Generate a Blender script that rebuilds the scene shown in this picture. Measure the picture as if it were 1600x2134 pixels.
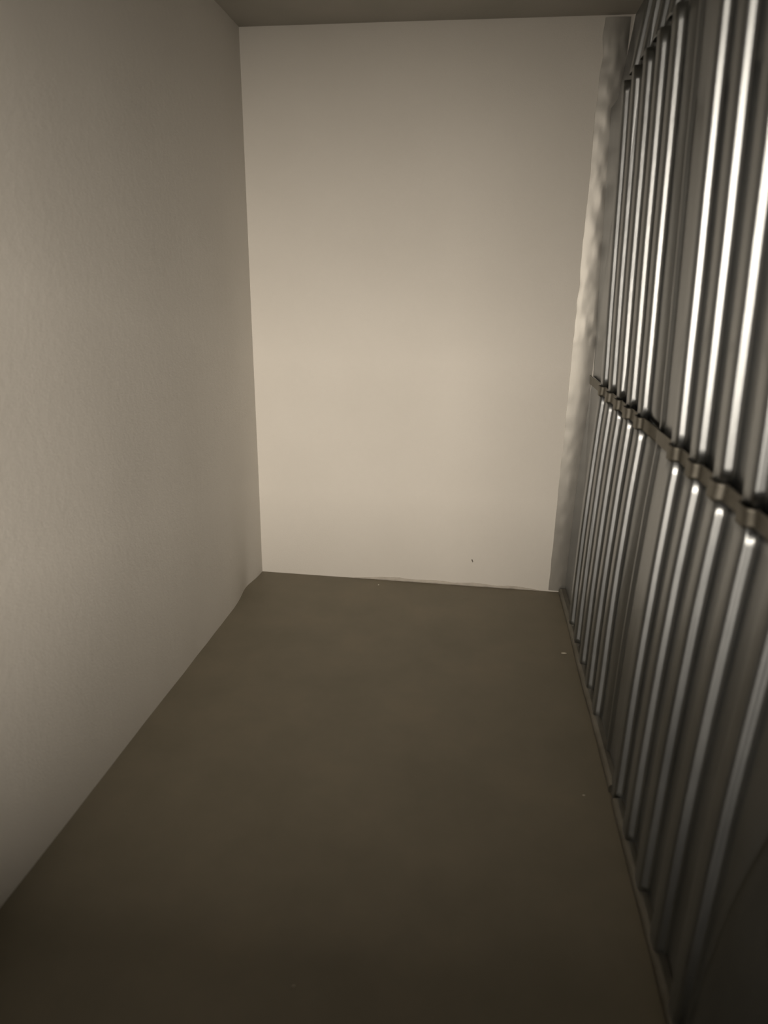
import bpy, bmesh, math, random
from mathutils import Matrix, Vector, noise

for o in list(bpy.data.objects):
    bpy.data.objects.remove(o, do_unlink=True)
S = bpy.context.scene
C = S.collection

# ------------------------------------------------------------------ camera
cam_d = bpy.data.cameras.new('camera')
cam = bpy.data.objects.new('camera', cam_d)
C.objects.link(cam)
EYE = 1.55
right = Vector((0.99061079, 0.13583933, 0.015425))
down = Vector((0.05703894, -0.30812336, -0.94963496))
fwd = Vector((-0.12424497, 0.94159847, -0.31297845))
M = Matrix.Identity(4)
for i in range(3):
    M[i][0] = right[i]; M[i][1] = -down[i]; M[i][2] = -fwd[i]
M.translation = Vector((0, 0, EYE))
cam.matrix_world = M
cam_d.sensor_fit = 'HORIZONTAL'
cam_d.sensor_width = 36.0
cam_d.lens = 36.0 * 1421.0 / 1600.0
cam_d.clip_start = 0.02
cam_d.dof.use_dof = True
cam_d.dof.focus_distance = 3.6
cam_d.dof.aperture_fstop = 2.2
S.camera = cam

# ------------------------------------------------------------------ world, light, exposure
w = bpy.data.worlds.new('World'); S.world = w
w.use_nodes = True
bg = w.node_tree.nodes['Background']
bg.inputs[0].default_value = (1.0, 0.86, 0.70, 1)
bg.inputs[1].default_value = 0.01

LAMP_POS = Vector((-0.05, -3.2, 2.05))
LAMP_AIM = Vector((-0.25, 3.4, 0.8))
ld = bpy.data.lights.new('rear_area_light', 'AREA')  # unseen light added behind the camera, aimed through the wall opening
ld.shape = 'RECTANGLE'; ld.size = 2.0; ld.size_y = 0.85
ld.energy = 500
ld.color = (1.0, 0.885, 0.745)
lo = bpy.data.objects.new('rear_area_light', ld)
C.objects.link(lo)
lo.location = LAMP_POS
lo.rotation_euler = (LAMP_AIM - LAMP_POS).to_track_quat('-Z', 'Y').to_euler()

vs = S.view_settings
vs.view_transform = 'Standard'
vs.look = 'None'
vs.gamma = 1.0
vs.use_curve_mapping = False
vs.exposure = 0.0

# ------------------------------------------------------------------ dimensions
XL, XR = -1.15, 0.521        # left wall face, front of the metal partition
YB, YF = 3.466, -1.0         # back wall face, wall behind the camera
H = 2.65
R = random.Random(7)

# ------------------------------------------------------------------ materials
def mat(name):
    m = bpy.data.materials.new(name); m.use_nodes = True
    nt = m.node_tree
    return m, nt, nt.nodes['Principled BSDF']

def nd(nt, kind, **kw):
    n = nt.nodes.new(kind)
    for k, v in kw.items():
        setattr(n, k, v)
    return n

def noise_tex(nt, scale, detail=4, rough=0.55, stretch=None):
    co = nd(nt, 'ShaderNodeTexCoord')
    n = nd(nt, 'ShaderNodeTexNoise')
    n.inputs['Scale'].default_value = scale
    n.inputs['Detail'].default_value = detail
    n.inputs['Roughness'].default_value = rough
    if stretch:
        mp = nd(nt, 'ShaderNodeMapping'); mp.inputs['Scale'].default_value = stretch
        nt.links.new(co.outputs['Object'], mp.inputs[0]); nt.links.new(mp.outputs[0], n.inputs[0])
    else:
        nt.links.new(co.outputs['Object'], n.inputs[0])
    return n

def ramp(nt, src, stops):
    r = nd(nt, 'ShaderNodeValToRGB')
    e = r.color_ramp.elements
    while len(e) < len(stops):
        e.new(0.5)
    for i, (p, c) in enumerate(stops):
        e[i].position = p; e[i].color = (*c, 1)
    nt.links.new(src, r.inputs[0])
    return r

def bump(nt, src, strength, dist, prev=None):
    b = nd(nt, 'ShaderNodeBump')
    b.inputs['Strength'].default_value = strength
    b.inputs['Distance'].default_value = dist
    nt.links.new(src, b.inputs['Height'])
    if prev:
        nt.links.new(prev.outputs[0], b.inputs['Normal'])
    return b

def wall_material(name, c0, c1):
    m, nt, b = mat(name)
    big = noise_tex(nt, 2.2, 3, 0.5)
    nt.links.new(ramp(nt, big.outputs[0], [(0.3, c0), (0.7, c1)]).outputs[0], b.inputs['Base Color'])
    b.inputs['Roughness'].default_value = 0.9
    b.inputs['Specular IOR Level'].default_value = 0.25
    fine = noise_tex(nt, 210, 3, 0.6)
    mid = noise_tex(nt, 38, 3, 0.5)
    b1 = bump(nt, mid.outputs[0], 0.18, 0.004)
    b2 = bump(nt, fine.outputs[0], 0.5, 0.0018, b1)
    nt.links.new(b2.outputs[0], b.inputs['Normal'])
    return m

M_wall = wall_material('white_plaster', (0.725, 0.70, 0.655), (0.755, 0.73, 0.685))
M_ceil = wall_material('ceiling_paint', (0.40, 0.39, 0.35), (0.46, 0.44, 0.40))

M_floor, nt, b = mat('grey_concrete')
n1 = noise_tex(nt, 3.0, 5, 0.6)
nt.links.new(ramp(nt, n1.outputs[0], [(0.3, (0.185, 0.166, 0.122)), (0.52, (0.210, 0.187, 0.140)), (0.72, (0.235, 0.205, 0.152))]).outputs[0], b.inputs['Base Color'])
n2 = noise_tex(nt, 60, 5, 0.6)
r2 = nd(nt, 'ShaderNodeMapRange'); r2.inputs[3].default_value = 0.50; r2.inputs[4].default_value = 0.66
nt.links.new(n1.outputs[0], r2.inputs[0]); nt.links.new(r2.outputs[0], b.inputs['Roughness'])
b.inputs['Specular IOR Level'].default_value = 0.35
nt.links.new(bump(nt, n2.outputs[0], 0.25, 0.002).outputs[0], b.inputs['Normal'])

def metal(name, c0, c1, r0, r1, aniso=0.0):
    m, nt, b = mat(name)
    n = noise_tex(nt, 7, 5, 0.6, (1, 1, 0.35))
    nt.links.new(ramp(nt, n.outputs[0], [(0.3, c0), (0.7, c1)]).outputs[0], b.inputs['Base Color'])
    b.inputs['Metallic'].default_value = 1.0
    mr = nd(nt, 'ShaderNodeMapRange'); mr.inputs[3].default_value = r0; mr.inputs[4].default_value = r1
    nt.links.new(n.outputs[0], mr.inputs[0]); nt.links.new(mr.outputs[0], b.inputs['Roughness'])
    if aniso:
        tg = nd(nt, 'ShaderNodeTangent'); tg.direction_type = 'RADIAL'; tg.axis = 'Z'
        nt.links.new(tg.outputs[0], b.inputs['Tangent'])
        b.inputs['Anisotropic'].default_value = aniso
        b.inputs['Anisotropic Rotation'].default_value = 0.25
    n3 = noise_tex(nt, 26, 4, 0.55, (1, 1, 0.5))
    nt.links.new(bump(nt, n3.outputs[0], 0.10, 0.004).outputs[0], b.inputs['Normal'])
    return m

M_sheet = metal('galvanised_sheet', (0.262, 0.275, 0.285), (0.338, 0.352, 0.362), 0.31, 0.40, 0.7)
M_rail = metal('dull_steel_rail', (0.17, 0.16, 0.135), (0.27, 0.26, 0.23), 0.5, 0.65)
M_flash = metal('galvanised_flashing', (0.36, 0.35, 0.33), (0.46, 0.45, 0.42), 0.45, 0.55)

def plain(name, col, rough=0.9):
    m, nt, b = mat(name)
    n = noise_tex(nt, 30, 4)
    nt.links.new(ramp(nt, n.outputs[0], [(0.3, tuple(c * 0.8 for c in col)), (0.7, col)]).outputs[0], b.inputs['Base Color'])
    b.inputs['Roughness'].default_value = rough
    return m
M_mortar = plain('grey_mortar', (0.60, 0.56, 0.50))
M_chip = plain('plaster_crumb', (0.62, 0.58, 0.48))
M_dark = plain('dark_scuff', (0.22, 0.20, 0.17))
M_front = plain('dark_bounce_sink', (0.045, 0.042, 0.036))  # kept dark so the added wall throws little bounce light back

# ------------------------------------------------------------------ helpers
def obj(name, verts, faces, m, parent=None, smooth=False, loc=(0, 0, 0)):
    me = bpy.data.meshes.new(name)
    me.from_pydata(verts, [], faces)
    me.update()
    bm = bmesh.new(); bm.from_mesh(me)
    bmesh.ops.recalc_face_normals(bm, faces=bm.faces)
    bm.to_mesh(me); bm.free()
    me.materials.append(m)
    if smooth:
        for p in me.polygons: p.use_smooth = True
    o = bpy.data.objects.new(name, me)
    C.objects.link(o)
    o.location = loc
    o.parent = parent
    return o

def struct(o):
    o['kind'] = 'structure'
    return o

def box(x0, x1, y0, y1, z0, z1):
    v = [(x, y, z) for x in (x0, x1) for y in (y0, y1) for z in (z0, z1)]
    f = [(0, 1, 3, 2), (4, 6, 7, 5), (0, 4, 5, 1), (2, 3, 7, 6), (0, 2, 6, 4), (1, 5, 7, 3)]
    return v, f

def merge(*parts):
    V, F = [], []
    for v, f in parts:
        k = len(V); V += v; F += [tuple(i + k for i in q) for q in f]
    return V, F

def grid(nu, nv, fn, flip=False):
    V = [fn(i / nu, j / nv) for i in range(nu + 1) for j in range(nv + 1)]
    F = []
    for i in range(nu):
        for j in range(nv):
            a = i * (nv + 1) + j
            F.append((a, a + nv + 1, a + nv + 2, a + 1))
    return V, F

def slab_from_grid(nu, nv, fn, off):
    """closed slab: front grid from fn, back = front + off (callable or vector)"""
    V1, F1 = grid(nu, nv, fn)
    n = len(V1)
    V2 = [off(v) for v in V1]
    V = V1 + V2
    F = list(F1) + [tuple(reversed([i + n for i in f])) for f in F1]
    def idx(i, j): return i * (nv + 1) + j
    # the rims get vertices of their own so that the face shading ends crisply at the edge
    def rim(a, b_):
        k = len(V)
        V.extend([V1[a], V1[b_], V2[b_], V2[a]]); F.append((k, k + 1, k + 2, k + 3))
    for i in range(nu):
        for j in (0, nv): rim(idx(i, j), idx(i + 1, j))
    for j in range(nv):
        for i in (0, nu): rim(idx(i, j), idx(i, j + 1))
    return V, F

def label(o, text, cat, group=None):
    o['label'] = text; o['category'] = cat
    if group: o['group'] = group

# ------------------------------------------------------------------ the room shell
T = 0.12
o = struct(obj('floor', *box(XL - T, XR + 0.2, YF - T, YB + T, -0.12, 0), M_floor))
o['label'] = 'dark grey bare concrete floor'
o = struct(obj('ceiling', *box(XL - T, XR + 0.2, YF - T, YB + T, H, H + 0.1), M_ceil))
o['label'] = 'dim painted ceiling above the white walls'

# left wall: slightly uneven plaster, bellying out just before the far corner
def left_fn(u, v):
    y = YF + (YB - YF) * u; z = H * v
    d = 0.0022 * noise.noise(Vector((y * 2.3, z * 1.1, 3.1))) + 0.0016 * math.exp(-z / 0.3) * noise.noise(Vector((y * 7.0, z * 4.0, 9.0)))
    k = math.exp(-((y - 3.24) / 0.13) ** 2) * math.exp(-z / 0.25)
    return (XL - 0.022 * k + d, y, z)
o = struct(obj('wall_left', *slab_from_grid(150, 40, left_fn, lambda v: (XL - T, v[1], v[2])), M_wall, smooth=False))
o['label'] = 'plain white plastered wall on the left'
for p in o.data.polygons: p.use_smooth = abs(p.normal.x) > 0.9

# back wall with a slightly ragged foot
def back_fn(u, v):
    x = XL - 0.03 + (XR + 0.2 - XL + 0.03) * u; z = H * v
    d = 0.004 * noise.noise(Vector((x * 1.7, z * 1.3, 7.7)))
    return (x, YB + d, z)
o = wb = struct(obj('wall_back', *slab_from_grid(60, 60, back_fn, lambda v: (v[0], YB + T, v[2])), M_wall))
o['label'] = 'white end wall facing the camera'
for p in o.data.polygons: p.use_smooth = abs(p.normal.y) > 0.9

# added wall behind the camera, its opening shaped to shade floor and upper walls
OX0, OX1, OZ0, OZ1 = -0.76, 0.02, 1.25, 2.08
parts = [box(XL - T, OX0, YF - T, YF, 0, H), box(OX1, XR + 0.2, YF - T, YF, 0, H),
         box(OX0, OX1, YF - T, YF, 0, OZ0), box(OX0, OX1, YF - T, YF, OZ1, H)]
o = struct(obj('wall_front_mask', *merge(*parts), M_front))
o['label'] = 'added wall behind the viewer with an opening shaped for the light'

# thin mortar bead along the foot of the back wall
def bead_fn(u, v):
    x = -0.62 + 1.02 * u
    hgt = (0.016 + 0.007 * noise.noise(Vector((x * 9, 0, 0))) + 0.003 * noise.noise(Vector((x * 40, 2, 0)))) * min(1, 6 * u + 0.1, 9 * (1 - u) + 0.05)
    a = v
    return (x, YB - 0.004 - 0.003 * math.sin(math.pi * a) - 0.002 * noise.noise(Vector((x * 22, a, 5))), 0.0005 + hgt * a)
o = obj('mortar_bead', *slab_from_grid(90, 4, bead_fn, lambda v: (v[0], YB + 0.006, v[2])), M_mortar, wb)
o['label'] = 'thin uneven grey mortar bead'

# two small scuffs on the back wall
def scuff(x, z, w, h, tilt):
    V = []; n = 10
    for k in range(n):
        a = 2 * math.pi * k / n
        r = 1 + 0.35 * R.uniform(-1, 1)
        px, pz = w * math.cos(a) * r, h * math.sin(a) * r
        V.append((x + px * math.cos(tilt) - pz * math.sin(tilt), YB - 0.0055, z + px * math.sin(tilt) + pz * math.cos(tilt)))
    V += [(v[0], YB + 0.004, v[2]) for v in V]
    F = [tuple(range(n)), tuple(reversed(range(n, 2 * n)))] + [(k, (k + 1) % n, (k + 1) % n + n, k + n) for k in range(n)]
    o = obj('scuff_mark', V, F, M_dark, wb)
    o['label'] = 'small dark scuff on the white wall'
scuff(0.030, 0.150, 0.0035, 0.011, 0.35)

# ------------------------------------------------------------------ the corrugated metal partition
wr = bpy.data.objects.new('wall_right', None)
C.objects.link(wr); wr.location = (XR, 0, 0)
wr['kind'] = 'structure'
wr['label'] = 'corrugated galvanised steel partition wall on the right'
def to_local(V): return [(x - XR, y, z) for x, y, z in V]

DEPTH = 0.026
CROWN = 0.060
def profile(y0, y1, edges, beads, scale=1.0, run=0.005):
    """list of (y, depth); depth 0 = pans, ribs stand DEPTH proud towards the room; edges = near edge of each rib"""
    P = [(y0, 0.0)]
    items = [(e + CROWN / 2, 'r') for e in edges] + [(b_, 'b') for b_ in beads]
    items.sort()
    for yc, k in items:
        if k == 'r':
            h2 = CROWN / 2; D = -DEPTH * scale
            ctrl = [(yc - h2, 0), (yc - h2 + run, D), (yc + h2 - run, D), (yc + h2, 0)]
        else:
            D = -0.009 * scale
            ctrl = [(yc - 0.015, 0), (yc - 0.008, D), (yc + 0.006, D), (yc + 0.010, 0)]
        seq = [(ctrl[0][0] - 0.02, 0)] + ctrl + [(ctrl[-1][0] + 0.02, 0)]
        rad = 0.0088 if k == 'r' else 0.003
        for i in range(1, 5):
            p0, p1, p2 = seq[i - 1], seq[i], seq[i + 1]
            def toward(a, b_, d):
                L = math.hypot(b_[0] - a[0], b_[1] - a[1]); d = min(d, L * 0.45)
                return (a[0] + (b_[0] - a[0]) * d / L, a[1] + (b_[1] - a[1]) * d / L)
            A, B = toward(p1, p0, rad), toward(p1, p2, rad)
            for q in (0, 0.25, 0.5, 0.75, 1):
                P.append(((1 - q) ** 2 * A[0] + 2 * q * (1 - q) * p1[0] + q * q * B[0],
                          (1 - q) ** 2 * A[1] + 2 * q * (1 - q) * p1[1] + q * q * B[1]))
    P.append((y1, 0.0))
    return P

def ribs_from(first, n, pitch): return [first - i * pitch for i in range(n)]
COLS = [  # y range, far groove edges, lap beads, set-back
    (2.085, 3.455, ribs_from(3.025, 5, 0.185), [], 0.003),
    (0.850, 2.110, ribs_from(1.845, 5, 0.178), [2.090], 0.000),
    (-0.385, 0.875, ribs_from(0.610, 5, 0.178), [0.855], 0.003),
    (-0.990, -0.360, ribs_from(-0.625, 2, 0.178), [-0.380], 0.000),
]
# z range, lean of the top, lean of the foot
TIERS = [(0.012, 1.128, 0.022, 0.0), (1.154, 2.302, -0.022, 0.024), (2.330, H - 0.005, 0.036, 0.0)]
NZ = 26
for ci, (y0, y1, rb, bd, back) in enumerate(COLS):
    P = profile(y0, y1, rb, bd)
    for ti, (z0, z1, lean, foot) in enumerate(TIERS):
        seed = ci * 11.3 + ti * 5.7
        if ci == 1 and ti == 1: lean, foot = lean * 1.3, foot * 1.05
        V = []
        for (y, d) in P:
            for j in range(NZ + 1):
                t = j / NZ; z = z0 + (z1 - z0) * t
                x = XR + 0.008 + d + back + lean * (t ** 2.5 if ti == 0 else t) + foot * (1 - t)
                x += 0.0016 * noise.noise(Vector((y * 3.1, z * 2.2, seed))) + 0.0006 * noise.noise(Vector((y * 16, z * 7, seed)))
                V.append((x, y, z))
        n = NZ + 1
        F = [(i * n + j, (i + 1) * n + j, (i + 1) * n + j + 1, i * n + j + 1) for i in range(len(P) - 1) for j in range(NZ)]
        o = obj('corrugated_sheet', to_local(V), F, M_sheet, wr, smooth=True)
        md = o.modifiers.new('thickness', 'SOLIDIFY'); md.thickness = 0.0012; md.offset = 0

# horizontal rails closing the gap between the sheet tiers, pressed lightly to the same ribs
for zc in (1.143, 2.316):
    for ci, (y0, y1, rb, bd, back) in enumerate(COLS):
        P = profile(y0 + 0.014, y1 - 0.014, rb, [], 0.75, 0.006)
        V = []; NR = 6
        for (y, d) in P:
            for j in range(NR + 1):
                t = j / NR; z = zc - 0.021 + 0.040 * t
                x = XR + 0.020 + d + 0.0035 * noise.noise(Vector((y * 14, z * 20, ci + zc)))
                V.append((x, y, z))
        n = NR + 1
        F = [(i * n + j, (i + 1) * n + j, (i + 1) * n + j + 1, i * n + j + 1) for i in range(len(P) - 1) for j in range(NR)]
        o = obj('cross_rail', to_local(V), F, M_rail, wr, smooth=True)
        md = o.modifiers.new('thickness', 'SOLIDIFY'); md.thickness = 0.003; md.offset = 0
        o['label'] = 'dull horizontal steel rail across the ribs'

# base channel in two lengths with a small joint
for a, b_ in ((YF + 0.01, 1.845), (1.905, YB - 0.03)):
    x0 = XR - 0.020
    def ch_fn(u, v, a=a, b_=b_):
        y = a + (b_ - a) * u
        prof = [(0.012, 0.0), (0.002, 0.004), (0.0, 0.012), (0.0, 0.024), (0.004, 0.031), (0.014, 0.034), (0.020, 0.034)]
        px, pz = prof[int(round(v * 6))]
        wv = 0.003 * noise.noise(Vector((y * 2.1, 0, 4))) + 0.001 * noise.noise(Vector((y * 11, 0, 4)))
        return (x0 + px + wv - 0.004, y, max(0.0005, pz))
    v = slab_from_grid(60, 6, ch_fn, lambda p: (XR + 0.012, p[1], p[2]))
    o = obj('base_channel', to_local(v[0]), v[1], M_rail, wr, smooth=False)
    o['label'] = 'low steel channel along the foot of the partition'

# corner flashing over the joint with the back wall, dented
def fl_fn(u, v):
    z = 0.01 + (H - 0.02) * u
    ragged = 0.007 * noise.noise(Vector((z * 4.2, 1, 1))) + 0.006 * noise.noise(Vector((z * 13, 4, 1)))
    x0 = 0.447 + ragged * (1 if z > 1.3 else 0.35)
    x = x0 + (XR + 0.03 - x0) * v
    dent = 0.0045 * noise.noise(Vector((z * 9, v * 3, 2))) * (1.0 if z > 1.3 else 0.4)
    return (x, YB - 0.006 - abs(dent) - 0.004 * math.sin(math.pi * v), z)
v = slab_from_grid(170, 8, fl_fn, lambda p: (p[0], YB + 0.005, p[2]))
o = obj('corner_flashing', to_local(v[0]), v[1], M_flash, wr, smooth=True)
o['label'] = 'dented galvanised strip in the corner'

# ------------------------------------------------------------------ crumbs on the floor
def crumb(name, x, y, size, flat, text):
    bm = bmesh.new()
    bmesh.ops.create_icosphere(bm, subdivisions=2, radius=1)
    rs = R.uniform(0, 50)
    for vv in bm.verts:
        k = 1 + 0.45 * noise.noise(vv.co * 1.3 + Vector((rs, 0, 0)))
        vv.co = Vector((vv.co.x * size[0] * k, vv.co.y * size[1] * k, vv.co.z * flat * k))
    zmin = min(vv.co.z for vv in bm.verts)
    for vv in bm.verts: vv.co.z -= zmin
    me = bpy.data.meshes.new(name); bm.to_mesh(me); bm.free()
    me.materials.append(M_chip)
    o = bpy.data.objects.new(name, me); C.objects.link(o); o.location = (x, y, 0.0003)
    label(o, text, 'debris', 'crumbs on the concrete floor')
crumb('plaster_crumb', 0.418, 1.880, (0.0045, 0.0022), 0.0015, 'tiny pale flat crumb on the floor before the base channel joint')
crumb('plaster_flake', 0.455, 2.795, (0.011, 0.005), 0.003, 'small pale flake on the floor beside the far base channel')
crumb('plaster_crumb', -0.342, 1.125, (0.0030, 0.0030), 0.0015, 'tiny pale speck alone on the near concrete floor')
crumb('mortar_crumb', -0.470, 3.385, (0.004, 0.004), 0.004, 'small dark mortar crumb at the foot of the white end wall')
